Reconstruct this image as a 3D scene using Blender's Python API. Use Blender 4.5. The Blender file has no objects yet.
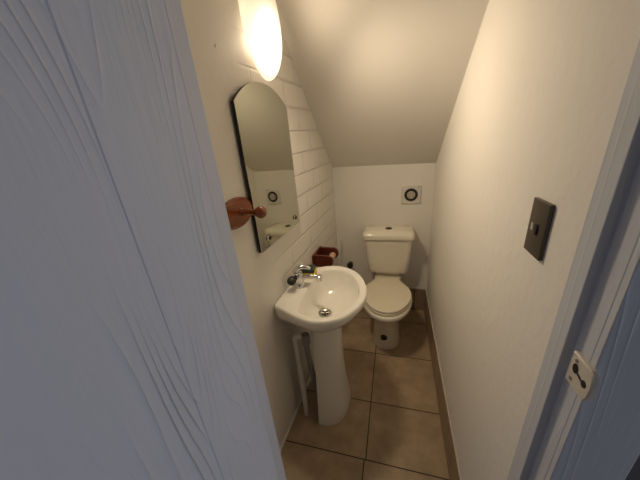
import bpy, bmesh, math, random
from mathutils import Vector, Matrix
random.seed(7)
sc = bpy.context.scene
COL = sc.collection
PI = math.pi

# ------------------------------------------------------------ helpers
def link(o, parent=None):
    COL.objects.link(o)
    if parent: o.parent = parent
    return o

def mesh_obj(name, bm, mat, parent=None, smooth=False, angle=40):
    bmesh.ops.recalc_face_normals(bm, faces=bm.faces[:])
    me = bpy.data.meshes.new(name)
    bm.to_mesh(me); bm.free()
    mats = mat if isinstance(mat, (list, tuple)) else [mat]
    for m in mats: me.materials.append(m)
    if smooth:
        for p in me.polygons: p.use_smooth = True
        try: me.set_sharp_from_angle(angle=math.radians(angle))
        except Exception: pass
    return link(bpy.data.objects.new(name, me), parent)

def thing(name, label, cat, loc=(0, 0, 0), rz=0, group=None):
    o = bpy.data.objects.new(name, None)
    o.empty_display_size = .05
    o.location = loc; o.rotation_euler = (0, 0, rz)
    o['label'] = label; o['category'] = cat
    if group: o['group'] = group
    return link(o)

def tag(o, label, cat):
    o['label'] = label; o['category'] = cat; return o

def struct(o, label=None, cat=None):
    o['kind'] = 'structure'
    if label: o['label'] = label
    if cat: o['category'] = cat
    return o

def add_box(bm, x0, x1, y0, y1, z0, z1, bev=0, seg=2):
    r = bmesh.ops.create_cube(bm, size=1)
    vs = r['verts']
    for v in vs:
        v.co = Vector((x0 + (v.co.x + .5) * (x1 - x0), y0 + (v.co.y + .5) * (y1 - y0), z0 + (v.co.z + .5) * (z1 - z0)))
    if bev:
        es = list({e for v in vs for e in v.link_edges})
        bmesh.ops.bevel(bm, geom=es, offset=bev, segments=seg, profile=.5, affect='EDGES')
    return vs

def box(*a, **k):
    bm = bmesh.new(); add_box(bm, *a, **k); return bm

def loft(rings, cap0=True, cap1=True, bm=None):
    bm = bm or bmesh.new()
    vr = [[bm.verts.new(p) for p in r] for r in rings]
    n = len(vr[0])
    for a, b in zip(vr, vr[1:]):
        for i in range(n):
            bm.faces.new((a[i], a[(i + 1) % n], b[(i + 1) % n], b[i]))
    if cap0: bm.faces.new(vr[0][::-1])
    if cap1: bm.faces.new(vr[-1])
    return bm

def add_tube(bm, pts, r, seg=16, caps=True):
    pts = [Vector(p) for p in pts]
    rs = r if isinstance(r, (list, tuple)) else [r] * len(pts)
    rings = []; up = None
    for i, p in enumerate(pts):
        t = (pts[min(i + 1, len(pts) - 1)] - pts[max(i - 1, 0)]).normalized()
        if up is None:
            up = Vector((0, 0, 1)) if abs(t.z) < .9 else Vector((1, 0, 0))
        a = t.cross(up).normalized(); b = a.cross(t).normalized(); up = b
        rings.append([p + (a * math.cos(2 * PI * k / seg) + b * math.sin(2 * PI * k / seg)) * rs[i] for k in range(seg)])
    return loft(rings, caps, caps, bm)

def tube(pts, r, seg=16): 
    return add_tube(bmesh.new(), pts, r, seg)

def bez(p0, p1, p2, p3, n=14):
    P = [Vector(p) for p in (p0, p1, p2, p3)]
    return [P[0] * (1 - t) ** 3 + P[1] * 3 * t * (1 - t) ** 2 + P[2] * 3 * t * t * (1 - t) + P[3] * t ** 3 for t in [i / n for i in range(n + 1)]]

def lathe(prof, axis='z', seg=32, origin=(0, 0, 0), bm=None):
    """prof: list of (radius, height along axis)"""
    o = Vector(origin); rings = []
    for r, h in prof:
        ring = []
        for k in range(seg):
            a = 2 * PI * k / seg; c, s = max(r, 1e-4) * math.cos(a), max(r, 1e-4) * math.sin(a)
            p = {'z': (c, s, h), 'x': (h, c, s), 'y': (s, h, c)}[axis]
            ring.append(o + Vector(p))
        rings.append(ring)
    return loft(rings, True, True, bm)

def smooth_closed(ctrl, n):
    """closed Catmull-Rom through 2-D control points, n samples evenly by arc"""
    m = len(ctrl); pts = []
    for i in range(m):
        p0, p1, p2, p3 = [Vector((*ctrl[(i + k) % m], 0)) for k in (-1, 0, 1, 2)]
        for j in range(20):
            t = j / 20
            pts.append(.5 * ((2 * p1) + (p2 - p0) * t + (2 * p0 - 5 * p1 + 4 * p2 - p3) * t * t + (3 * p1 - p0 - 3 * p2 + p3) * t ** 3))
    return pts

def radial(pts, c, n):
    """resample a closed star-shaped 2-D outline by angle about c"""
    out = []; m = len(pts)
    for k in range(n):
        a = 2 * PI * k / n; d = Vector((math.cos(a), math.sin(a))); best = 0
        for i in range(m):
            p = pts[i].xy - Vector(c); q = pts[(i + 1) % m].xy - Vector(c); e = q - p
            den = d.x * e.y - d.y * e.x
            if abs(den) < 1e-12: continue
            t = (p.x * e.y - p.y * e.x) / den; s = (p.x * d.y - p.y * d.x) / den
            if t > 0 and -1e-9 <= s <= 1 + 1e-9: best = max(best, t)
        out.append(Vector(c) + d * best)
    return out

def superell(cx, cy, a, b, n, p=2.5, y0=None):
    r = []
    for k in range(n):
        t = 2 * PI * k / n; c, s = math.cos(t), math.sin(t)
        r.append(Vector((cx + a * math.copysign(abs(c) ** (2 / p), c), cy + b * math.copysign(abs(s) ** (2 / p), s))))
    return r

# ------------------------------------------------------------ materials
def mat(name, col, rough=.5, metal=0., spec=.5, bump=0, bscale=60, var=0, vscale=6, coat=0, dist=.002):
    m = bpy.data.materials.new(name); m.use_nodes = True
    nt = m.node_tree; b = nt.nodes['Principled BSDF']
    b.inputs['Base Color'].default_value = (*col, 1)
    b.inputs['Roughness'].default_value = rough
    b.inputs['Metallic'].default_value = metal
    b.inputs['Specular IOR Level'].default_value = spec
    b.inputs['Coat Weight'].default_value = coat
    tc = nt.nodes.new('ShaderNodeTexCoord')
    if var:
        n = nt.nodes.new('ShaderNodeTexNoise'); n.inputs['Scale'].default_value = vscale; n.inputs['Detail'].default_value = 6
        nt.links.new(tc.outputs['Object'], n.inputs['Vector'])
        mx = nt.nodes.new('ShaderNodeMix'); mx.data_type = 'RGBA'
        mx.inputs['A'].default_value = (*[c * (1 - var) for c in col], 1); mx.inputs['B'].default_value = (*[min(1, c * (1 + var)) for c in col], 1)
        nt.links.new(n.outputs['Fac'], mx.inputs['Factor']); nt.links.new(mx.outputs['Result'], b.inputs['Base Color'])
    if bump:
        n2 = nt.nodes.new('ShaderNodeTexNoise'); n2.inputs['Scale'].default_value = bscale; n2.inputs['Detail'].default_value = 5
        nt.links.new(tc.outputs['Object'], n2.inputs['Vector'])
        bp = nt.nodes.new('ShaderNodeBump'); bp.inputs['Strength'].default_value = bump; bp.inputs['Distance'].default_value = dist
        nt.links.new(n2.outputs['Fac'], bp.inputs['Height']); nt.links.new(bp.outputs['Normal'], b.inputs['Normal'])
    return m

def N(nt, t, **kw):
    n = nt.nodes.new(t)
    for k, v in kw.items():
        if k in n.inputs: n.inputs[k].default_value = v
        else: setattr(n, k, v)
    return n

def math_node(nt, op, a, b=None):
    n = nt.nodes.new('ShaderNodeMath'); n.operation = op
    for i, v in enumerate((a, b)):
        if v is None: continue
        if isinstance(v, (int, float)): n.inputs[i].default_value = v
        else: nt.links.new(v, n.inputs[i])
    return n.outputs[0]

WALL = (.82, .785, .73)
M = {}
M['wall'] = mat('painted_plaster', WALL, .6, spec=.3, bump=.35, bscale=35, var=.03, vscale=4, dist=.004)
M['ceiling'] = mat('painted_ceiling', (.79, .75, .69), .7, spec=.2, bump=.15, bscale=50, dist=.002)
M['hall'] = mat('hall_dark_paint', (.10, .095, .10), .6, var=.2)
M['hallwall'] = mat('hall_wall_paint', (.46, .44, .41), .7)
M['porcelain'] = mat('white_porcelain', (.87, .84, .77), .12, spec=.5, coat=.3)
M['cream_porcelain'] = mat('cream_porcelain', (.82, .765, .64), .15, spec=.5, coat=.3)
M['lid'] = mat('cream_plastic', (.80, .73, .58), .3, spec=.5)
M['chrome'] = mat('chrome', (.72, .72, .72), .14, 1)
M['steel'] = mat('dull_steel', (.42, .40, .37), .3, 1)
M['darkmetal'] = mat('dark_bronze', (.05, .04, .03), .35, .6)
M['black'] = mat('black_plastic', (.018, .018, .017), .35)
M['switch'] = mat('dark_brown_plastic', (.062, .047, .036), .35, var=.12, vscale=30)
M['switch2'] = mat('black_brown_plastic', (.022, .017, .014), .3)
M['ivory'] = mat('ivory_plastic', (.62, .57, .49), .45)
M['white_plastic'] = mat('white_plastic', (.70, .67, .62), .4)
M['grey_plastic'] = mat('grey_plastic', (.22, .21, .21), .45)
M['grill'] = mat('grille_plastic', (.55, .50, .43), .5)
M['void'] = mat('dark_duct', (.02, .016, .012), .7)
M['yellow'] = mat('yellow_sponge', (.75, .52, .06), .9, bump=.8, bscale=250, dist=.003)
M['green'] = mat('dark_green_scourer', (.03, .045, .035), .95, bump=.8, bscale=300, dist=.003)
M['card'] = mat('brown_card', (.52, .34, .22), .8, bump=.2, bscale=80)
M['keep'] = mat('cream_enamel', (.66, .60, .52), .35, var=.08, vscale=40)
M['backing'] = mat('black_mirror_board', (.012, .012, .012), .6)
M['mortar'] = mat('dusty_seam', (.52, .47, .40), .8)

def wood(name, c1, c2, rough=.25):
    m = bpy.data.materials.new(name); m.use_nodes = True; nt = m.node_tree; b = nt.nodes['Principled BSDF']
    tc = N(nt, 'ShaderNodeTexCoord'); mp = N(nt, 'ShaderNodeMapping'); mp.inputs['Scale'].default_value = (12, 3, 14)
    nt.links.new(tc.outputs['Object'], mp.inputs['Vector'])
    w = N(nt, 'ShaderNodeTexWave', Scale=3., Distortion=6.); w.inputs['Detail'].default_value = 3; w.bands_direction = 'Z'
    nt.links.new(mp.outputs[0], w.inputs['Vector'])
    mx = N(nt, 'ShaderNodeMix', data_type='RGBA'); mx.inputs['A'].default_value = (*c1, 1); mx.inputs['B'].default_value = (*c2, 1)
    nt.links.new(w.outputs['Fac'], mx.inputs['Factor']); nt.links.new(mx.outputs['Result'], b.inputs['Base Color'])
    b.inputs['Roughness'].default_value = rough; b.inputs['Coat Weight'].default_value = .15
    return m
M['wood'] = wood('varnished_red_wood', (.29, .075, .011), (.15, .032, .006))
M['wood_dark'] = wood('dark_mahogany', (.14, .024, .010), (.075, .012, .006))

def paint_wood(name, col, bump, door=False):
    """blue-white paint over wood grain: grain lines and a plank groove only as relief"""
    m = bpy.data.materials.new(name); m.use_nodes = True; nt = m.node_tree; b = nt.nodes['Principled BSDF']
    b.inputs['Roughness'].default_value = .42; b.inputs['Specular IOR Level'].default_value = .35
    tc = N(nt, 'ShaderNodeTexCoord')
    nz = N(nt, 'ShaderNodeTexNoise', Scale=3.); nz.inputs['Detail'].default_value = 4
    nt.links.new(tc.outputs['Object'], nz.inputs['Vector'])
    mx = N(nt, 'ShaderNodeMix', data_type='RGBA')
    mx.inputs['A'].default_value = (*[c * .93 for c in col], 1); mx.inputs['B'].default_value = (*[min(1, c * 1.06) for c in col], 1)
    nt.links.new(nz.outputs['Fac'], mx.inputs['Factor']); nt.links.new(mx.outputs['Result'], b.inputs['Base Color'])
    mp = N(nt, 'ShaderNodeMapping'); mp.inputs['Scale'].default_value = (1, 1, .25 if door else .03)
    nt.links.new(tc.outputs['Object'], mp.inputs['Vector'])
    n1 = N(nt, 'ShaderNodeTexNoise', Scale=2.6 if door else 9.); n1.inputs['Detail'].default_value = 2.2; n1.inputs['Roughness'].default_value = .4; n1.inputs['Distortion'].default_value = .3
    nt.links.new(mp.outputs[0], n1.inputs['Vector'])
    ring = math_node(nt, 'FRACT', math_node(nt, 'MULTIPLY', n1.outputs['Fac'], 52. if door else 22.))
    tri = math_node(nt, 'SUBTRACT', 1., math_node(nt, 'MULTIPLY', math_node(nt, 'ABSOLUTE', math_node(nt, 'SUBTRACT', ring, .5)), 2.))
    line = math_node(nt, 'POWER', tri, 5.)
    mp2 = N(nt, 'ShaderNodeMapping'); mp2.inputs['Scale'].default_value = (1, 1, .07)
    nt.links.new(tc.outputs['Object'], mp2.inputs['Vector'])
    n3 = N(nt, 'ShaderNodeTexNoise', Scale=95. if door else 170.); n3.inputs['Detail'].default_value = 2
    nt.links.new(mp2.outputs[0], n3.inputs['Vector'])
    n4 = N(nt, 'ShaderNodeTexNoise', Scale=7.); nt.links.new(mp.outputs[0], n4.inputs['Vector'])
    msk = N(nt, 'ShaderNodeMapRange'); msk.inputs['From Min'].default_value = .40; msk.inputs['From Max'].default_value = .62
    nt.links.new(n4.outputs['Fac'], msk.inputs['Value'])
    h = math_node(nt, 'ADD', math_node(nt, 'MULTIPLY', line, msk.outputs[0]), math_node(nt, 'MULTIPLY', n3.outputs['Fac'], .26 if door else .6))
    bp = N(nt, 'ShaderNodeBump', Strength=bump, Distance=.0032 if door else .0015)
    nt.links.new(h, bp.inputs['Height']); nt.links.new(bp.outputs['Normal'], b.inputs['Normal'])
    return m
DP = (.60, .622, .672)
M['door'] = paint_wood('door_paint', DP, .8, True)
M['frame'] = paint_wood('frame_paint', DP, .3, False)

def brick_wall():
    m = bpy.data.materials.new('painted_brick'); m.use_nodes = True; nt = m.node_tree; b = nt.nodes['Principled BSDF']
    b.inputs['Base Color'].default_value = (*WALL, 1); b.inputs['Roughness'].default_value = .5; b.inputs['Specular IOR Level'].default_value = .3
    tc = N(nt, 'ShaderNodeTexCoord'); sp = N(nt, 'ShaderNodeSeparateXYZ'); nt.links.new(tc.outputs['Object'], sp.inputs[0])
    cb = N(nt, 'ShaderNodeCombineXYZ')
    nt.links.new(math_node(nt, 'ADD', sp.outputs['Y'], -1.55 + 6), cb.inputs[0])
    nt.links.new(math_node(nt, 'ADD', sp.outputs['Z'], -1.491 + 20 * .1185), cb.inputs[1])
    br = N(nt, 'ShaderNodeTexBrick'); br.offset = .5; br.offset_frequency = 2
    br.inputs['Scale'].default_value = 1; br.inputs['Brick Width'].default_value = .30; br.inputs['Row Height'].default_value = .1185
    br.inputs['Mortar Size'].default_value = .007; br.inputs['Mortar Smooth'].default_value = .7
    nt.links.new(cb.outputs[0], br.inputs['Vector'])
    mr = N(nt, 'ShaderNodeMapRange'); mr.inputs['From Min'].default_value = 1.0; mr.inputs['From Max'].default_value = 1.35
    mr.inputs['To Min'].default_value = .01; mr.inputs['To Max'].default_value = 1
    nt.links.new(sp.outputs['Y'], mr.inputs['Value'])
    nz = N(nt, 'ShaderNodeTexNoise', Scale=28.); nz.inputs['Detail'].default_value = 5; nt.links.new(tc.outputs['Object'], nz.inputs['Vector'])
    hgt = math_node(nt, 'SUBTRACT', math_node(nt, 'MULTIPLY', nz.outputs['Fac'], .16), math_node(nt, 'MULTIPLY', br.outputs['Fac'], mr.outputs[0]))
    bp = N(nt, 'ShaderNodeBump', Strength=1., Distance=.0065)
    nt.links.new(hgt, bp.inputs['Height']); nt.links.new(bp.outputs['Normal'], b.inputs['Normal'])
    return m
M['brick'] = brick_wall()

def tile_mat(name, skirting=False):
    m = bpy.data.materials.new(name); m.use_nodes = True; nt = m.node_tree; b = nt.nodes['Principled BSDF']
    b.inputs['Roughness'].default_value = .38; b.inputs['Specular IOR Level'].default_value = .4
    tc = N(nt, 'ShaderNodeTexCoord'); sp = N(nt, 'ShaderNodeSeparateXYZ'); nt.links.new(tc.outputs['Object'], sp.inputs[0])
    cb = N(nt, 'ShaderNodeCombineXYZ')
    if skirting:
        s = math_node(nt, 'ADD', sp.outputs['X'], sp.outputs['Y'])
        nt.links.new(math_node(nt, 'ADD', s, 4 - .28 - 1.57 + .3), cb.inputs[0]); cb.inputs[1].default_value = .2
    else:
        lt = math_node(nt, 'LESS_THAN', sp.outputs['Y'], .92)
        y2 = math_node(nt, 'SUBTRACT', sp.outputs['Y'], math_node(nt, 'MULTIPLY', lt, .075))
        lt2 = math_node(nt, 'LESS_THAN', sp.outputs['Y'], .845)
        x2 = math_node(nt, 'ADD', math_node(nt, 'MAXIMUM', sp.outputs['X'], -.50), math_node(nt, 'MULTIPLY', lt2, .008))
        nt.links.new(math_node(nt, 'ADD', x2, .117 + 4), cb.inputs[0])
        nt.links.new(math_node(nt, 'ADD', y2, -1.17 + 4), cb.inputs[1])
    br = N(nt, 'ShaderNodeTexBrick'); br.offset = 0; br.inputs['Scale'].default_value = 1
    br.inputs['Brick Width'].default_value = .4; br.inputs['Row Height'].default_value = .4
    br.inputs['Mortar Size'].default_value = .0032; br.inputs['Mortar Smooth'].default_value = .25
    br.inputs['Color1'].default_value = (.43, .315, .205, 1); br.inputs['Color2'].default_value = (.40, .295, .19, 1); br.inputs['Mortar'].default_value = (.035, .022, .014, 1)
    nt.links.new(cb.outputs[0], br.inputs['Vector'])
    nz = N(nt, 'ShaderNodeTexNoise', Scale=9.); nz.inputs['Detail'].default_value = 7; nz.inputs['Roughness'].default_value = .62
    nt.links.new(tc.outputs['Object'], nz.inputs['Vector'])
    rp = N(nt, 'ShaderNodeMapRange'); rp.inputs['From Min'].default_value = .3; rp.inputs['From Max'].default_value = .7; skirt_shade = .78 if skirting else 1.; rp.inputs['To Min'].default_value = .78 * skirt_shade; rp.inputs['To Max'].default_value = 1.2 * skirt_shade  # same tile, darkened on the skirting: shade of the upright face in its colour
    nt.links.new(nz.outputs['Fac'], rp.inputs['Value'])
    mx = N(nt, 'ShaderNodeVectorMath', operation='SCALE'); nt.links.new(br.outputs['Color'], mx.inputs[0]); nt.links.new(rp.outputs[0], mx.inputs['Scale'])
    nt.links.new(mx.outputs[0], b.inputs['Base Color'])
    bp = N(nt, 'ShaderNodeBump', Strength=.5, Distance=.003)
    nt.links.new(math_node(nt, 'SUBTRACT', math_node(nt, 'MULTIPLY', nz.outputs['Fac'], .2), br.outputs['Fac']), bp.inputs['Height'])
    nt.links.new(bp.outputs['Normal'], b.inputs['Normal'])
    return m
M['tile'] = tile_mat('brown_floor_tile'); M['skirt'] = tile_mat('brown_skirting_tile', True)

def mirror_mat():
    m = bpy.data.materials.new('mirror_silver'); m.use_nodes = True; b = m.node_tree.nodes['Principled BSDF']
    b.inputs['Base Color'].default_value = (.63, .64, .55, 1); b.inputs['Metallic'].default_value = 1; b.inputs['Roughness'].default_value = .03
    return m
M['mirror'] = mirror_mat()

LAMPC = (1., .82, .59)
def shade_mat():
    m = bpy.data.materials.new('frosted_lamp_glass'); m.use_nodes = True; nt = m.node_tree
    for n in list(nt.nodes): nt.nodes.remove(n)
    out = N(nt, 'ShaderNodeOutputMaterial'); tl = N(nt, 'ShaderNodeBsdfTranslucent'); tl.inputs['Color'].default_value = (.90, .86, .78, 1)
    df = N(nt, 'ShaderNodeBsdfDiffuse'); df.inputs['Color'].default_value = (.80, .76, .68, 1)
    gl = N(nt, 'ShaderNodeBsdfGlossy'); gl.inputs['Roughness'].default_value = .25
    tc = N(nt, 'ShaderNodeTexCoord'); nz = N(nt, 'ShaderNodeTexVoronoi', Scale=220.); nt.links.new(tc.outputs['Object'], nz.inputs['Vector'])
    bp = N(nt, 'ShaderNodeBump', Strength=.35, Distance=.002); nt.links.new(nz.outputs['Distance'], bp.inputs['Height'])
    for s in (df, gl): nt.links.new(bp.outputs['Normal'], s.inputs['Normal'])
    m1 = N(nt, 'ShaderNodeMixShader'); m1.inputs[0].default_value = .35; nt.links.new(tl.outputs[0], m1.inputs[1]); nt.links.new(df.outputs[0], m1.inputs[2])
    m2 = N(nt, 'ShaderNodeMixShader'); m2.inputs[0].default_value = .05; nt.links.new(m1.outputs[0], m2.inputs[1]); nt.links.new(gl.outputs[0], m2.inputs[2])
    em = N(nt, 'ShaderNodeEmission'); em.inputs['Color'].default_value = (*LAMPC, 1); 
    ge = N(nt, 'ShaderNodeNewGeometry'); fr = N(nt, 'ShaderNodeMath', operation='MULTIPLY')   # the outer face of the glass glows
    nt.links.new(math_node(nt, 'SUBTRACT', 1., ge.outputs['Backfacing']), fr.inputs[1])
    vd = N(nt, 'ShaderNodeVectorMath', operation='DISTANCE'); nt.links.new(tc.outputs['Object'], vd.inputs[0]); vd.inputs[1].default_value = (.07, -.005, -.075)
    q = math_node(nt, 'DIVIDE', vd.outputs['Value'], .052)
    g = math_node(nt, 'POWER', 2.718, math_node(nt, 'MULTIPLY', math_node(nt, 'MULTIPLY', q, q), -1.))
    nt.links.new(math_node(nt, 'ADD', math_node(nt, 'MULTIPLY', g, HOT_E), SHADE_E), fr.inputs[0])
    nt.links.new(fr.outputs[0], em.inputs['Strength'])
    ad = N(nt, 'ShaderNodeAddShader'); nt.links.new(m2.outputs[0], ad.inputs[0]); nt.links.new(em.outputs[0], ad.inputs[1])
    nt.links.new(ad.outputs[0], out.inputs[0])
    return m
SHADE_E = .42
HOT_E = 38.
BULB_E = 14.
SPOT_W = 19.
M['shade'] = shade_mat()
def emit(name, col, s):
    m = bpy.data.materials.new(name); m.use_nodes = True; b = m.node_tree.nodes['Principled BSDF']
    b.inputs['Emission Color'].default_value = (*col, 1); b.inputs['Emission Strength'].default_value = s
    return m
M['bulb'] = emit('lit_bulb', LAMPC, BULB_E)

# ------------------------------------------------------------ room frame
SL = .06; AW = -math.atan(SL)           # the left wall runs slightly inwards
XR, YB = .29, 2.17
def xl(y): return -.565 + (y - 1) * SL
def wall_root(name, label, cat, y, z, off=0, extra=0):
    nx = math.cos(AW); ny = math.sin(AW)
    return thing(name, label, cat, (xl(y) + nx * off, y + ny * off, z), AW + extra)
YI, YO = .4565, .3845                     # inner and outer face of the door wall
ZC = 2.52
def zleft(y): return min(ZC, 1.325 + 1.0 * (YB - y) + .10 * max(0, YB - y - .35) ** 1.5)
def zright(y): return min(ZC, 1.316 + .66 * (YB - y))

# floor (one slab, bathroom and hall)
struct(mesh_obj('floor', box(-1.5, 2.0, -1.8, YB + .1, -.08, 0), M['tile']), 'brown square floor tiles with dark grout', 'floor')
# ceiling: twisted slope under the stairs, thick
ys = [YI + (YB + .02 - YI) * i / 40 for i in range(41)]
bm = bmesh.new(); grid = []
for y in ys:
    row = []
    for j in range(13):
        t = j / 12; x0, x1 = xl(y) - .02, XR + .02
        row.append((x0 + (x1 - x0) * t, y, zleft(y) * (1 - t) + zright(y) * t))
    grid.append(row)
lo = [[bm.verts.new(p) for p in r] for r in grid]
hi = [[bm.verts.new((p[0], p[1], p[2] + .12)) for p in r] for r in grid]
for i in range(len(lo) - 1):
    for j in range(12):
        bm.faces.new((lo[i][j], lo[i][j + 1], lo[i + 1][j + 1], lo[i + 1][j]))
        bm.faces.new((hi[i][j], hi[i + 1][j], hi[i + 1][j + 1], hi[i][j + 1]))
for i in range(len(lo) - 1):
    for j in (0, 12): bm.faces.new((lo[i][j], lo[i + 1][j], hi[i + 1][j], hi[i][j]))
for j in range(12):
    for i in (0, -1): bm.faces.new((lo[i][j], lo[i][j + 1], hi[i][j + 1], hi[i][j]))
struct(mesh_obj('ceiling', bm, M['ceiling'], smooth=True), 'sloping painted ceiling under the stairs', 'ceiling')

def prism(poly, z0, z1):
    """poly: list of (x,y)"""
    return loft([[(x, y, z0) for x, y in poly], [(x, y, z1) for x, y in poly]])
struct(mesh_obj('wall_left', prism([(xl(YO), YO), (xl(YB + .1), YB + .1), (xl(YB + .1) - .1, YB + .1), (xl(YO) - .1, YO)], 0, 2.66), M['brick']), 'white painted brick wall behind mirror and basin', 'wall')
struct(mesh_obj('wall_right', box(XR, XR + .09, YO + .02, YB + .1, 0, 2.66), M['wall']), 'cream painted plaster wall with the switch', 'wall')
struct(mesh_obj('wall_back', box(xl(YB) - .02, XR + .02, YB, YB + .1, 0, 2.66), M['wall']), 'cream painted wall behind the toilet', 'wall')
# door wall: opening x -.332 .. .270
JL, JR, RB = -.332, .270, .015          # stop faces and rabbet depth
HH = 2.03
bm = bmesh.new()
add_box(bm, -1.5, JL - .03, YO, YI, 0, 2.66)
add_box(bm, JL - .03, JR + .03, YO, YI, HH + .0301, 2.66)
struct(mesh_obj('wall_front', bm, M['wall']), 'painted wall around the doorway', 'wall')
struct(mesh_obj('wall_hall', box(XR + .0901, 2.0, YO, YI, 0, 2.66), M['hall']), 'dark hallway wall beside the door frame', 'wall')

# door frame (rabbeted jambs, head and right architrave) - one piece of joinery
def jamb(bm, s, xs, w):
    # section: stop face at xs from YI to .418, rabbet face 15 mm back from .418 to .375
    a = [(xs, YI), (xs, .418), (xs + s * RB, .418), (xs + s * RB, YO - .001), (xs + s * w, YO - .001), (xs + s * w, YI)]
    rings = []
    loft([[(x, y, 0) for x, y in a], [(x, y, HH + .03) for x, y in a]], bm=bm)
root = thing('trim', 'blue white painted wooden door frame around the doorway', 'door frame', (0, 0, 0))
root['kind'] = 'structure'; root.name = 'trim_1'
bm = bmesh.new(); jamb(bm, 1, JR, .0199); f = mesh_obj('jamb', bm, M['frame'], root)
md = f.modifiers.new('b', 'BEVEL'); md.width = .0015; md.segments = 2
bm = bmesh.new(); jamb(bm, -1, JL, .0299); f = mesh_obj('jamb', bm, M['frame'], root)
md = f.modifiers.new('b', 'BEVEL'); md.width = .0015; md.segments = 2
mesh_obj('head', box(JL - .0, JR, .418, YI, HH, HH + .029), M['frame'], root)
mesh_obj('architrave', box(JR + RB, .382, YO - .0125, YO - .0015, 0, HH + .09, bev=.0012), M['frame'], root)

# door leaf: opened 90 degrees into the hall, hinged on the left jamb
dl = thing('door', 'open pale blue plank door with embossed wood grain', 'door', (-.300, .377, 0))
dl['kind'] = 'structure'; dl.name = 'door_1'
# planks 143 mm wide with V grooves: one leaf section lofted in z
W = .628; sec = [(0, 0)]
gy = [-.153, -.475]
for g in gy:
    sec += [(0, g + .0022), (-.0014, g + .0008), (-.0014, g - .0008), (0, g - .0022)]
sec += [(0, -W), (-.042, -W), (-.042, 0)]
rz = [.008, 2.02]
mesh_obj('door_leaf', loft([[(x, y, z) for x, y in sec] for z in rz]), M['door'], dl)
for hz in (.25, 1.05, 1.80):
    mesh_obj('hinge', tube([(-.046, .0035, hz - .05), (-.046, .0035, hz + .05)], .0045, 12), M['steel'], dl, True)
def lever(dx):
    bm = bmesh.new(); s = 1 if dx > 0 else -1
    add_box(bm, 0 if s > 0 else -.042 - .006, .006 if s > 0 else -.042, -W + .035, -W + .075, .93, 1.11, bev=.002)
    x = .006 if s > 0 else -.048
    add_tube(bm, [(x, -W + .055, 1.05), (x + s * .04, -W + .055, 1.05), (x + s * .05, -W + .07, 1.05), (x + s * .05, -W + .16, 1.05)], .008, 12)
    return bm
mesh_obj('door_handle', lever(1), M['steel'], dl, True); mesh_obj('door_handle', lever(-1), M['steel'], dl, True)

# strike plate on the right rabbet
sp = thing('latch_keep', 'cream rim latch keep screwed to the right door jamb', 'latch', (JR + RB - .0003, .381, 1.204))
bm = bmesh.new()
pts = [(.025, -.029), (.025, .029), (-.015, .029), (-.021, .025), (-.025, .015), (-.026, 0), (-.025, -.015), (-.021, -.025), (-.015, -.029)]
loft([[(-.0002, y, z) for y, z in pts], [(-.006, y, z) for y, z in pts], [(-.0080, y * .93, z * .93) for y, z in pts]], bm=bm)
mesh_obj('plate', bm, M['keep'], sp, True, 30)
def slot(cy, cz, a, b, x=-.0087, ang=0):
    r = []
    for k in range(20):
        t = 2 * PI * k / 20; y, z = a * math.cos(t), b * math.sin(t)
        r.append((cy + y * math.cos(ang) - z * math.sin(ang), cz + y * math.sin(ang) + z * math.cos(ang)))
    return loft([[(x + .0008, y, z) for y, z in r], [(x, y, z) for y, z in r]])
mesh_obj('latch_hole', slot(.010, .006, .0062, .0085), M['void'], sp)
mesh_obj('latch_hole', slot(-.0125, -.001, .005, .006), M['void'], sp)
mesh_obj('catch_slot', slot(-.001, .001, .009, .0022, ang=.3), M['darkmetal'], sp)
for yy, zz in ((.012, .020), (.013, -.017)):
    mesh_obj('screw', lathe([(.003, -.0077), (.003, -.0093), (.0015, -.0098)], 'x', 14, (0, yy, zz)), M['steel'], sp, True)

# skirting tiles
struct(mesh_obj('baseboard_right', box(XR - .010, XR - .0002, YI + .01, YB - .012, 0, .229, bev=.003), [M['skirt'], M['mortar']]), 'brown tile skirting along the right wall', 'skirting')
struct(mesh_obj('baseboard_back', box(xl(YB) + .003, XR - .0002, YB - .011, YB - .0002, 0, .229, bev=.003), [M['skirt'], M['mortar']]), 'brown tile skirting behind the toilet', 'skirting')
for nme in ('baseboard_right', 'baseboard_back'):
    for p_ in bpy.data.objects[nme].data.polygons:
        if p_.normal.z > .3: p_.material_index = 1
bm = prism([(xl(YI) + .001, YI + .002), (xl(YI) + .010, YI + .002), (xl(YB - .013) + .010, YB - .013), (xl(YB - .013) + .001, YB - .013)], 0, .012)
struct(mesh_obj('baseboard_left', bm, M['wall']), 'thin white bead where left wall meets floor', 'skirting')

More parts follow.
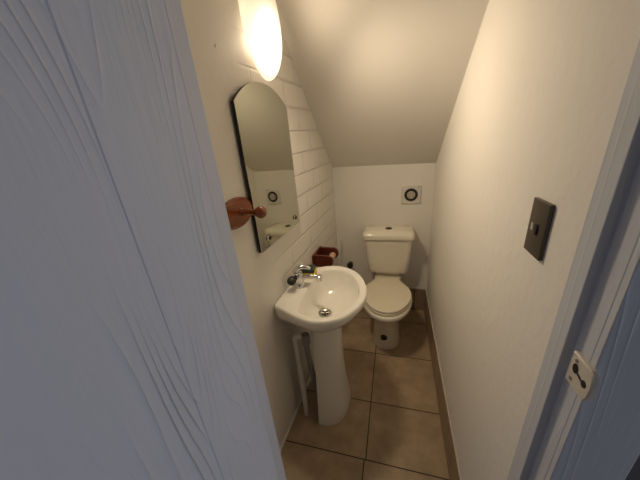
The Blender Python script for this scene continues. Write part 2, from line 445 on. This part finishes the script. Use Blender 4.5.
# ------------------------------------------------------------ toilet
XT = -.043
tl = thing('toilet', 'cream close coupled toilet with lid down against the back wall', 'toilet', (XT, YB, 0))
NP = 64
def toilet_ring(y_front, y_back, hw, z, p=2.3, pear=0):
    """egg shaped ring in local coords (y negative = towards the door)"""
    cy = y_front + (y_back - y_front) * .5; b = (y_back - y_front) / 2; r = []
    for k in range(NP):
        t = 2 * PI * k / NP; c, s = math.cos(t), math.sin(t)
        y = cy + b * math.copysign(abs(s) ** (2 / p), s)
        w = hw * (1 - pear * max(0, (y - (y_front + (y_back - y_front) * .42)) / (y_back - y_front)) ** 1.2)
        r.append((w * math.copysign(abs(c) ** (2 / p), c), y, z))
    return r
pan = [toilet_ring(-.545, -.20, .108, 0.0, 2.5), toilet_ring(-.548, -.20, .110, .02, 2.5), toilet_ring(-.540, -.19, .102, .06, 2.5), toilet_ring(-.533, -.16, .098, .14, 2.4),
       toilet_ring(-.533, -.12, .099, .21, 2.3), toilet_ring(-.548, -.09, .108, .26, 2.2), toilet_ring(-.580, -.07, .127, .295, 2.15, .2), toilet_ring(-.628, -.05, .158, .325, 2.1, .5),
       toilet_ring(-.664, -.05, .179, .350, 2.1, .65), toilet_ring(-.682, -.05, .187, .370, 2.1, .7), toilet_ring(-.682, -.05, .187, .390, 2.1, .7), toilet_ring(-.674, -.055, .180, .398, 2.1, .7)]
mesh_obj('pan', loft(pan), M['cream_porcelain'], tl, True, 60)
# deck under cistern
bm = box(-.096, .096, -.150, -.035, .36, .4595, bev=.015, seg=3); mesh_obj('deck', bm, M['cream_porcelain'], tl, True)
# seat ring and lid from a pear outline
half = [(0, -.662), (.045, -.655), (.09, -.628), (.13, -.578), (.160, -.52), (.178, -.45), (.178, -.385), (.158, -.318), (.125, -.272), (.104, -.245), (.099, -.215), (.098, -.18), (.096, -.153)]
outl = half + [(-x, y) for x, y in half[::-1]][:-1]
op = radial(smooth_closed(outl, 0), (0, -.42), 96)
def scaled(pts, s, z, c=(0, -.43)): return [(c[0] + (p.x - c[0]) * s, c[1] + (p.y - c[1]) * s, z) for p in pts]
mesh_obj('seat', loft([scaled(op, .97, .400), scaled(op, 1.0, .404), scaled(op, 1.0, .413), scaled(op, .975, .417)]), M['lid'], tl, True, 50)
mesh_obj('lid', loft([scaled(op, .955, .4185), scaled(op, .985, .421), scaled(op, .992, .428), scaled(op, .975, .434), scaled(op, .80, .438), scaled(op, .4, .440)]), M['lid'], tl, True, 50)
# cistern
def rrect(hx, y0, y1, z, r=.035, n=8):
    out = []
    for cx, cy, a0 in ((hx - r, y1 - r, 0), (-hx + r, y1 - r, PI / 2), (-hx + r, y0 + r, PI), (hx - r, y0 + r, 1.5 * PI)):
        for i in range(n + 1):
            a = a0 + PI / 2 * i / n; out.append((cx + r * math.cos(a), cy + r * math.sin(a), z))
    return out
ci = [rrect(.140, -.165, -.02, .460), rrect(.154, -.180, -.012, .468), rrect(.160, -.187, -.010, .49), rrect(.172, -.192, -.010, .60), rrect(.180, -.196, -.010, .70), rrect(.185, -.198, -.010, .774)]
mesh_obj('cistern', loft(ci), M['cream_porcelain'], tl, True, 50)
cl = [rrect(.190, -.204, -.008, .775), rrect(.199, -.213, -.006, .778), rrect(.201, -.215, -.006, .800), rrect(.196, -.209, -.006, .818), rrect(.184, -.190, -.010, .830), rrect(.11, -.14, -.05, .834)]
ld = mesh_obj('cistern_lid', loft(cl), M['cream_porcelain'], tl, True, 50)
b = mesh_obj('flush_button', lathe([(.026, .8325), (.026, .838), (.021, .840), (.002, .840)], 'z', 28, (.002, -.100, 0)), M['darkmetal'], ld, True)
b.scale = (1, 1, 1)
# floor fixing hole in the foot
mesh_obj('outlet_cap', lathe([(.025, 0), (.025, -.016), (.021, -.020), (.014, -.017), (.001, -.016)], 'y', 24, (-.014, -.523, .105)), M['darkmetal'], tl, True)

# ------------------------------------------------------------ washbasin
YBN = 1.15
wb = wall_root('washbasin', 'white porcelain pedestal washbasin against the left wall', 'washbasin', YBN, 0, .001)
NB = 96
outer_c = [(0.0, -.172), (.015, -.184), (.07, -.205), (.15, -.238), (.24, -.254), (.34, -.212), (.405, -.12), (.432, 0), (.405, .12), (.34, .225), (.24, .282), (.14, .272), (.06, .225), (0.0, .180), (.0, .09), (.0, 0), (.0, -.09)]
inner_c = [(.135, -.178), (.17, -.210), (.24, -.218), (.32, -.178), (.372, -.10), (.393, 0), (.372, .10), (.32, .185), (.24, .232), (.17, .226), (.128, .19), (.118, .10), (.115, 0), (.118, -.10)]
CO = (.215, 0.)
oc = radial(smooth_closed(outer_c, 0), CO, NB)
oc = [Vector((max(p.x, 0), p.y)) for p in oc]
ic = radial(smooth_closed(inner_c, 0), (.24, 0), NB)
DR = Vector((.205, -.01))
def sc_ring(pts, s, z, c, zf=None):
    out = []
    for p in pts:
        q = Vector(c) + (p - Vector(c)) * s
        out.append((q.x, q.y, z if zf is None else zf(q)))
    return out
def circ(c, r, z): return [(c[0] + r * math.cos(2 * PI * k / NB), c[1] + r * math.sin(2 * PI * k / NB), z) for k in range(NB)]
def und(q): return .765 - .03 * max(0, 1 - q.x / .15)         # skirt hangs lower at the wall
rings = [circ((.23, 0), .075, .66), sc_ring(oc, .50, .672, (.22, 0)), sc_ring(oc, .78, .70, (.2, 0), lambda q: .705 + .02 * q.x / .4),
         sc_ring(oc, .95, .75, (.12, 0), und), sc_ring(oc, .985, .79, (.15, 0), lambda q: .785 - .02 * max(0, 1 - q.x / .15)), sc_ring(oc, 1.0, .803, CO), sc_ring(oc, .998, .812, CO), sc_ring(oc, .985, .820, CO), sc_ring(oc, .96, .823, CO)]
rings = [[(max(x, 0), y, z) for x, y, z in r] for r in rings]
rings += [sc_ring(ic, 1.02, .822, (.24, 0)), sc_ring(ic, 1.0, .819, (.24, 0)), sc_ring(ic, .975, .806, (.24, 0)), sc_ring(ic, .94, .775, (.24, 0))]
def blend(t, s, z):
    out = []
    for k, p in enumerate(ic):
        q = Vector((.24, 0)) + (p - Vector((.24, 0))) * .94
        out.append((*(q * (1 - t) + (DR + (p - Vector((.24, 0))) * s) * t), z))
    return out
rings += [blend(.14, .2, .735), blend(.34, .2, .705), blend(.58, .2, .690), blend(.80, .15, .683), [(DR.x + .024 * math.cos(2 * PI * k / NB), DR.y + .024 * math.sin(2 * PI * k / NB), .680) for k in range(NB)]]
basin = mesh_obj('basin', loft(rings), M['porcelain'], wb, True, 75)
# pedestal: half oval section, flared foot
def ped(hw, v0, v1, z, n=40):
    r = []
    for k in range(n):
        t = -PI / 2 + PI * k / (n - 1)
        r.append((v0 + (v1 - v0) * max(0, math.cos(t)) ** .75, hw * math.copysign(abs(math.sin(t)) ** .9, math.sin(t)), z))
    r.append((v0 + .012, hw * .8, z)); r.append((v0 + .012, -hw * .8, z))
    return r
pr = [ped(.172, .164, .312, 0), ped(.174, .164, .314, .012), ped(.170, .164, .309, .05), ped(.156, .163, .299, .12), ped(.137, .160, .289, .22), ped(.122, .158, .284, .34), ped(.112, .155, .284, .48), ped(.108, .152, .288, .60), ped(.108, .152, .296, .664)]
mesh_obj('pedestal', loft(pr), M['porcelain'], wb, True, 50)
# waste
wst = mesh_obj('waste_ring', lathe([(.033, .6815), (.036, .685), (.034, .6885), (.024, .686), (.020, .683), (.001, .683)], 'z', 32, (DR.x, DR.y, 0)), M['steel'], wb, True)
mesh_obj('waste_holes', lathe([(.0205, .6832), (.0205, .6842)], 'z', 28, (DR.x, DR.y, 0)), M['void'], wst)
bm = bmesh.new()
for k in range(3):
    a = 2 * PI * k / 6 + .3; c_, s_ = math.cos(a) * .020, math.sin(a) * .020
    add_tube(bm, [(DR.x - c_, DR.y - s_, .6855), (DR.x + c_, DR.y + s_, .6855)], .0018, 8)
lathe([(.005, .684), (.0055, .688), (.001, .689)], 'z', 16, (DR.x, DR.y, 0), bm)
mesh_obj('waste_grate', bm, M['steel'], wst, True)
# tap
TX, TY, TZ = .060, .018, .004
tp = mesh_obj('tap', lathe([(.032, .8235), (.033, .831), (.029, .836), (.028, .87), (.029, .893), (.025, .903), (.012, .907)], 'z', 28, (TX, TY, 0)), M['chrome'], wb, True)
bm = bmesh.new(); add_tube(bm, bez((TX + .02, TY, .872), (TX + .06, TY + .005, .886), (TX + .09, TY + .01, .886), (TX + .108, TY + .012, .880)), [.0125] * 8 + [.012] * 7)
lathe([(.006, -.022), (.0145, -.019), (.0155, 0), (.0145, .012), (.008, .016)], 'z', 24, (TX + .116, TY + .014, .876), bm)
mesh_obj('spout', bm, M['chrome'], tp, True)
bm = bmesh.new()
pts = bez((TX - .018, TY, .903), (TX - .005, TY + .01, .935), (TX + .03, TY + .02, .938), (TX + .058, TY + .035, .915))
add_tube(bm, pts, [.016 - .006 * i / 14 for i in range(15)]); mesh_obj('lever', bm, M['chrome'], tp, True)
kn = mesh_obj('knob', lathe([(.012, .0), (.012, -.034), (.021, -.038), (.0235, -.048), (.0225, -.066), (.017, -.072), (.011, -.069), (.001, -.069)], 'y', 24, (TX - .014, TY, .883)), M['black'], tp, True)

# sponge behind tap
sg = wall_root('sponge', 'yellow sponge with dark green scouring pad behind the basin tap', 'sponge', 1.272, .8245, .060)
sg.rotation_euler = (.0, 0, AW + .2)
def rounded(x0, x1, y0, y1, z0, z1, b=.006): return box(x0, x1, y0, y1, z0, z1, bev=b, seg=3)
mesh_obj('foam', rounded(-.03, .062, -.034, .034, .0, .036), M['yellow'], sg, True)
mesh_obj('scouring_pad', rounded(-.031, .056, -.0345, .0345, .0362, .056, .005), M['green'], sg, True)

# ------------------------------------------------------------ pipes
dp = wall_root('waste_pipe', 'white plastic waste pipe with grey hose beneath the basin', 'pipe', 1.02, 0, .072)
mesh_obj('pipe', tube([(0, 0, 0), (0, 0, .575)], .0155, 20), M['white_plastic'], dp, True)
bm = bmesh.new()
add_tube(bm, [(0, 0, .555)] + [(.028 - .028 * math.cos(a), 0, .582 + .028 * math.sin(a)) for a in [PI / 2 * i / 8 for i in range(9)]] + [(.046, 0, .610)], .0185, 20)
mesh_obj('elbow', bm, M['white_plastic'], dp, True)
mesh_obj('nut', lathe([(.016, .046), (.021, .048), (.021, .064), (.016, .066)], 'x', 8, (0, 0, .610)), M['chrome'], dp)
mesh_obj('trap_cup', lathe([(.012, .635), (.021, .632), (.023, .60), (.023, .575), (.019, .568), (.001, .566)], 'z', 24, (.062, -.006, 0)), M['grey_plastic'], dp, True)
bm = bmesh.new(); P = bez((.062, -.006, .568), (.064, -.006, .42), (.060, .04, .25), (.054, .10, 0.0), 60)
add_tube(bm, P, [.0150 + .0012 * (i % 2) for i in range(61)], 16); mesh_obj('drain_hose', bm, M['grey_plastic'], dp, True)

vv = thing('stop_valve', 'dark round stop valve on the back wall left of the toilet', 'valve', (-.380, YB + .001, .452))
mesh_obj('valve_body', lathe([(.022, 0), (.022, -.006), (.009, -.008), (.009, -.03), (.012, -.032)], 'y', 20), M['chrome'], vv, True)
mesh_obj('valve_knob', lathe([(.012, -.031), (.026, -.034), (.029, -.042), (.027, -.056), (.014, -.060), (.001, -.060)], 'y', 20), M['darkmetal'], vv, True)
ho = mesh_obj('supply_hose', tube(bez((-.448, YB - .05, .70), (-.452, YB - .07, .58), (-.50, YB - .08, .47), (-.46, YB - .10, .30), 24) + [(-.44, YB - .10, .1), (-.44, YB - .10, 0)], .006, 10), M['white_plastic'], None, True)
tag(ho, 'thin pale supply hose in the corner behind the basin', 'hose')

# ------------------------------------------------------------ toilet roll holder + roll tube
th = wall_root('toilet_roll_holder', 'dark red wooden toilet roll holder on left wall beyond basin', 'toilet roll holder', 1.62, .79, .0006)
mesh_obj('back_plate', box(0, .014, -.092, .085, -.052, .037, bev=.004), M['wood_dark'], th, True)
def arm(y0, y1):
    pts = [(.0145, -.05), (.10, -.05), (.125, -.043), (.142, -.022), (.146, 0), (.138, .024), (.115, .036), (.0145, .036)]
    return loft([[(x, y, z) for x, z in pts] for y in (y0, y1)])
for y0, y1 in ((-.080, -.060), (.055, .075)):
    a = mesh_obj('arm', arm(y0, y1), M['wood_dark'], th); md = a.modifiers.new('b', 'BEVEL'); md.width = .004; md.segments = 2
mesh_obj('dowel', tube([(.108, -.0595, -.004), (.108, .0545, -.004)], .010, 16), M['wood_dark'], th, True)
tr = wall_root('toilet_roll_tube', 'empty brown cardboard toilet roll tube on the wooden holder', 'toilet roll', 1.62, .79, .0006)
bm = bmesh.new(); R1, R0 = .022, .0205
lathe([(R0, -.048), (R1, -.048), (R1, .048), (R0, .048)], 'y', 28, (.108, 0, -.0145), bm)
bmesh.ops.delete(bm, geom=[f for f in bm.faces if len(f.verts) > 4], context='FACES')
vs = list(bm.verts)
n = 28
for k in range(n):
    bm.faces.new((vs[k], vs[(k + 1) % n], vs[3 * n + (k + 1) % n], vs[3 * n + k]))
mesh_obj('tube', bm, M['card'], tr, True)

# ------------------------------------------------------------ mirror
mr = wall_root('mirror', 'arched frameless mirror hung on the left wall above the basin', 'mirror', 1.147, 1.127, .0, .010)
hw, hs_, rise = .221, .590, .082
RR = (hw * hw + rise * rise) / (2 * rise); a0 = math.asin(hw / RR)
mo = [(-hw, 0), (hw, 0)] + [(RR * math.sin(a0 - 2 * a0 * k / 40), hs_ + rise - RR + RR * math.cos(a0 - 2 * a0 * k / 40)) for k in range(41)]
def plate(pts, x0, x1, s0=1., s1=1.):
    c = (0, .3)
    f = lambda s, x: [(x, c[0] + (y - c[0]) * s, c[1] + (z - c[1]) * s) for y, z in pts]
    return loft([f(s0, x0), f(s1, x1)])
mesh_obj('backing', plate(mo, .005, .0188, .994, .994), M['backing'], mr)
mesh_obj('mirror_glass', plate(mo, .0190, .0212, 1, .998), M['mirror'], mr)
for yy in (-.145, .158):
    bm = bmesh.new(); add_box(bm, .0214, .0266, yy - .018, yy + .018, .036, .056, bev=.003)
    c_ = mesh_obj('clip', bm, M['chrome'], mr, True)
    mesh_obj('clip_screw', lathe([(.011, .0264), (.010, .0306), (.001, .0316)], 'x', 16, (0, yy, .044)), M['darkmetal'], c_, True)

# ------------------------------------------------------------ wall lamp
wl = wall_root('wall_lamp', 'lit oval frosted glass wall lamp above the mirror', 'lamp', 1.184, 2.006, .0005)
AY, AZ = .137, .197
rings = []
for s, x in ((1.0, .030), (.985, .040), (.93, .053), (.8, .068), (.6, .078), (.4, .084), (.2, .087), (.02, .088)):
    rings.append([(x, AY * s * math.cos(2 * PI * k / 72), AZ * s * math.sin(2 * PI * k / 72)) for k in range(72)])
bm = loft(rings, False, True)
sh = mesh_obj('glass_shade', bm, M['shade'], wl, True, 80)
for s in (-1, 1):
    mesh_obj('screw_cap', lathe([(.003, .0), (.003, .054), (.006, .055), (.006, .060), (.003, .062)], 'x', 14, (0, 0, s * (AZ - .030))), M['steel'], wl, True)
mesh_obj('base_plate', box(0, .008, -.045, .045, -.06, .07, bev=.003), M['white_plastic'], wl, True)
hl = mesh_obj('lamp_holder', tube([(.034, 0, .05), (.034, 0, -.015)], .015, 16), M['white_plastic'], wl, True)
bm = bmesh.new()
lathe([(.010, -.016), (.014, -.025), (.022, -.045), (.026, -.062), (.024, -.078), (.014, -.088), (.001, -.091)], 'z', 24, (.036, 0, 0), bm)
mesh_obj('bulb', bm, M['bulb'], wl, True)

# added spotlight before the lamp glass, throws extra light forwards and down
ll = bpy.data.lights.new('added_lamp_spot', 'SPOT'); ll.energy = SPOT_W; ll.color = LAMPC; ll.spot_size = math.radians(150); ll.spot_blend = 1.; ll.shadow_soft_size = .06
lb = bpy.data.objects.new('added_lamp_spot', ll); COL.objects.link(lb); lb.parent = wl
lb.location = (.155, 0, -.09); lb.rotation_euler = Vector((.60, .15, -.80)).to_track_quat('-Z', 'Y').to_euler()

# ------------------------------------------------------------ wooden hook
hk = wall_root('robe_hook', 'orange brown wooden peg hook on the left wall beside the mirror', 'hook', .838, 1.335, .0005)
def oval(s, x): return [(x, .098 * s * math.copysign(abs(math.cos(t)) ** .9, math.cos(t)), .056 * s * math.sin(t)) for t in [2 * PI * k / 48 for k in range(48)]]
mesh_obj('peg_board', loft([oval(1, 0), oval(1, .010), oval(.94, .013), oval(.90, .0135), oval(.84, .020), oval(.5, .022)]), M['wood'], hk, True, 35)
pg = lathe([(.016, .0222), (.012, .028), (.0105, .055), (.0115, .076), (.018, .086), (.0225, .097), (.022, .108), (.016, .117), (.001, .121)], 'x', 28)
p = mesh_obj('peg', pg, M['wood'], hk, True, 50); p.location = (0, .012, .0)
nl = wall_root('nail', 'small painted over nail in left wall above the hook', 'nail', .914, 1.874, .0003)
mesh_obj('nail_head', lathe([(.007, 0), (.006, .0015), (.003, .0025), (.001, .003)], 'x', 14), M['wall'], nl, True)

# ------------------------------------------------------------ vent
vt = thing('air_vent', 'square white air vent with dark round grille on the back wall', 'vent', (.124, YB - .0005, 1.085))
def sq(h, y, r=.012):
    return [(a, y, b) for a, b, _ in [(p[0], p[1], 0) for p in rrect(h, -h, h, 0, r)]]
mesh_obj('vent_plate', loft([sq(.074, 0), sq(.074, -.008), sq(.070, -.012), sq(.058, -.0125)]), M['white_plastic'], vt, True, 35)
mesh_obj('vent_ring', lathe([(.050, -.0127), (.050, -.0165), (.044, -.019), (.034, -.0165), (.032, -.0145), (.001, -.0145)], 'y', 40), M['void'], vt, True)
bm = bmesh.new()
for i in range(7):
    z = -.0255 + .0085 * i; h = math.sqrt(.0305 ** 2 - z * z)
    add_box(bm, -h, h, -.0185, -.0150, z - .0032, z + .0032)
add_box(bm, -.0022, .0022, -.0195, -.0186, -.030, .030)
mesh_obj('grille', bm, M['grill'], vt)
mesh_obj('screw', lathe([(.004, -.0122), (.004, -.0137), (.001, -.0142)], 'y', 14, (.055, 0, .060)), M['darkmetal'], vt, True)

# ------------------------------------------------------------ switch
sw = thing('light_switch', 'dark brown light switch plate on the right wall', 'light switch', (XR - .0004, .606, 1.364))
mesh_obj('switch_plate', box(-.008, 0, -.034, .034, -.058, .058, bev=.002, seg=3), M['switch'], sw, True)
rk = mesh_obj('rocker', box(-.0115, -.0082, -.009, .007, -.012, .010, bev=.001), M['switch2'], sw, True)
mesh_obj('indicator', box(-.0092, -.0082, .012, .020, -.008, .008, bev=.0003), M['grill'], sw)

# ------------------------------------------------------------ hall behind the camera, with an added unseen window for side light
struct(mesh_obj('wall_hall_left', box(-1.6, -1.5, -1.8, YI, 0, 2.66), M['hallwall']), 'plain hallway wall left of the door', 'wall')
struct(mesh_obj('wall_hall_rear', box(-1.6, 2.1, -1.9, -1.8, 0, 2.66), M['hallwall']), 'plain hallway wall facing the doorway', 'wall')
bm = bmesh.new()
WY0, WY1, WZ0, WZ1 = -.50, .34, .30, 1.35
add_box(bm, 2.0, 2.1, -1.8, WY0, 0, 2.66); add_box(bm, 2.0, 2.1, WY1, YI, 0, 2.66)
add_box(bm, 2.0, 2.1, WY0, WY1, 0, WZ0); add_box(bm, 2.0, 2.1, WY0, WY1, WZ1, 2.66)
struct(mesh_obj('wall_hall_right', bm, M['hallwall']), 'plain hallway wall with an added window opening', 'wall')
wn = thing('window', 'added unseen white framed hallway window for the side light', 'window', (2.05, 0, 0)); wn['kind'] = 'structure'; wn.name = 'added_window_1'
bm = bmesh.new()
for a in ((WY0, WY0 + .05, WZ0, WZ1), (WY1 - .05, WY1, WZ0, WZ1), (WY0, WY1, WZ0, WZ0 + .05), (WY0, WY1, WZ1 - .05, WZ1), ((WY0 + WY1) / 2 - .02, (WY0 + WY1) / 2 + .02, WZ0, WZ1)):
    add_box(bm, -.03, .03, *a)
mesh_obj('window_frame', bm, M['white_plastic'], wn)
struct(mesh_obj('ceiling_hall', box(-1.6, 2.1, -1.9, YO, 2.54, 2.66), M['ceiling']), 'flat hallway ceiling', 'ceiling')

# area light added in the unseen window, bluish light from the right
la = bpy.data.lights.new('added_window_light', 'AREA'); la.shape = 'RECTANGLE'; la.size = WY1 - WY0 - .1; la.size_y = WZ1 - WZ0 - .1
la.energy = 8.3; la.color = (.74, .82, 1.)
lo_ = bpy.data.objects.new('added_window_light', la); COL.objects.link(lo_)
lo_.location = (1.99, (WY0 + WY1) / 2, (WZ0 + WZ1) / 2); lo_.rotation_euler = (0, PI / 2, 0)
lo_.rotation_euler = Vector((-1, 0, 0)).to_track_quat('-Z', 'Z').to_euler()

w = bpy.data.worlds.new('sky'); sc.world = w; w.use_nodes = True
bg = w.node_tree.nodes['Background']; bg.inputs[0].default_value = (.55, .72, 1, 1); bg.inputs[1].default_value = .6

# ------------------------------------------------------------ camera (recovered from the vanishing points)
cam = bpy.data.cameras.new('camera'); co = bpy.data.objects.new('camera', cam); COL.objects.link(co)
cam.sensor_fit = 'HORIZONTAL'; cam.sensor_width = 36; cam.lens = 263.363 / 640 * 36; cam.clip_start = .01
ppx, ppy = 320., 240.; f = 263.363
Yc = Vector((396 - ppx, -(128 - ppy), -f)).normalized()
Zc = -Vector((380 - ppx, -(900 - ppy), -f)).normalized()
Zc = (Zc - Yc * Yc.dot(Zc)).normalized(); Xc = Yc.cross(Zc)
R = Matrix((Xc, Yc, Zc))                # camera -> world
co.matrix_world = Matrix.Translation((0, 0, 1.58)) @ R.to_4x4()
sc.camera = co

vs_ = sc.view_settings
sc.display_settings.display_device = 'sRGB'
vs_.view_transform = 'Standard'; vs_.look = 'None'; vs_.exposure = 0.14; vs_.gamma = 1; vs_.use_curve_mapping = False
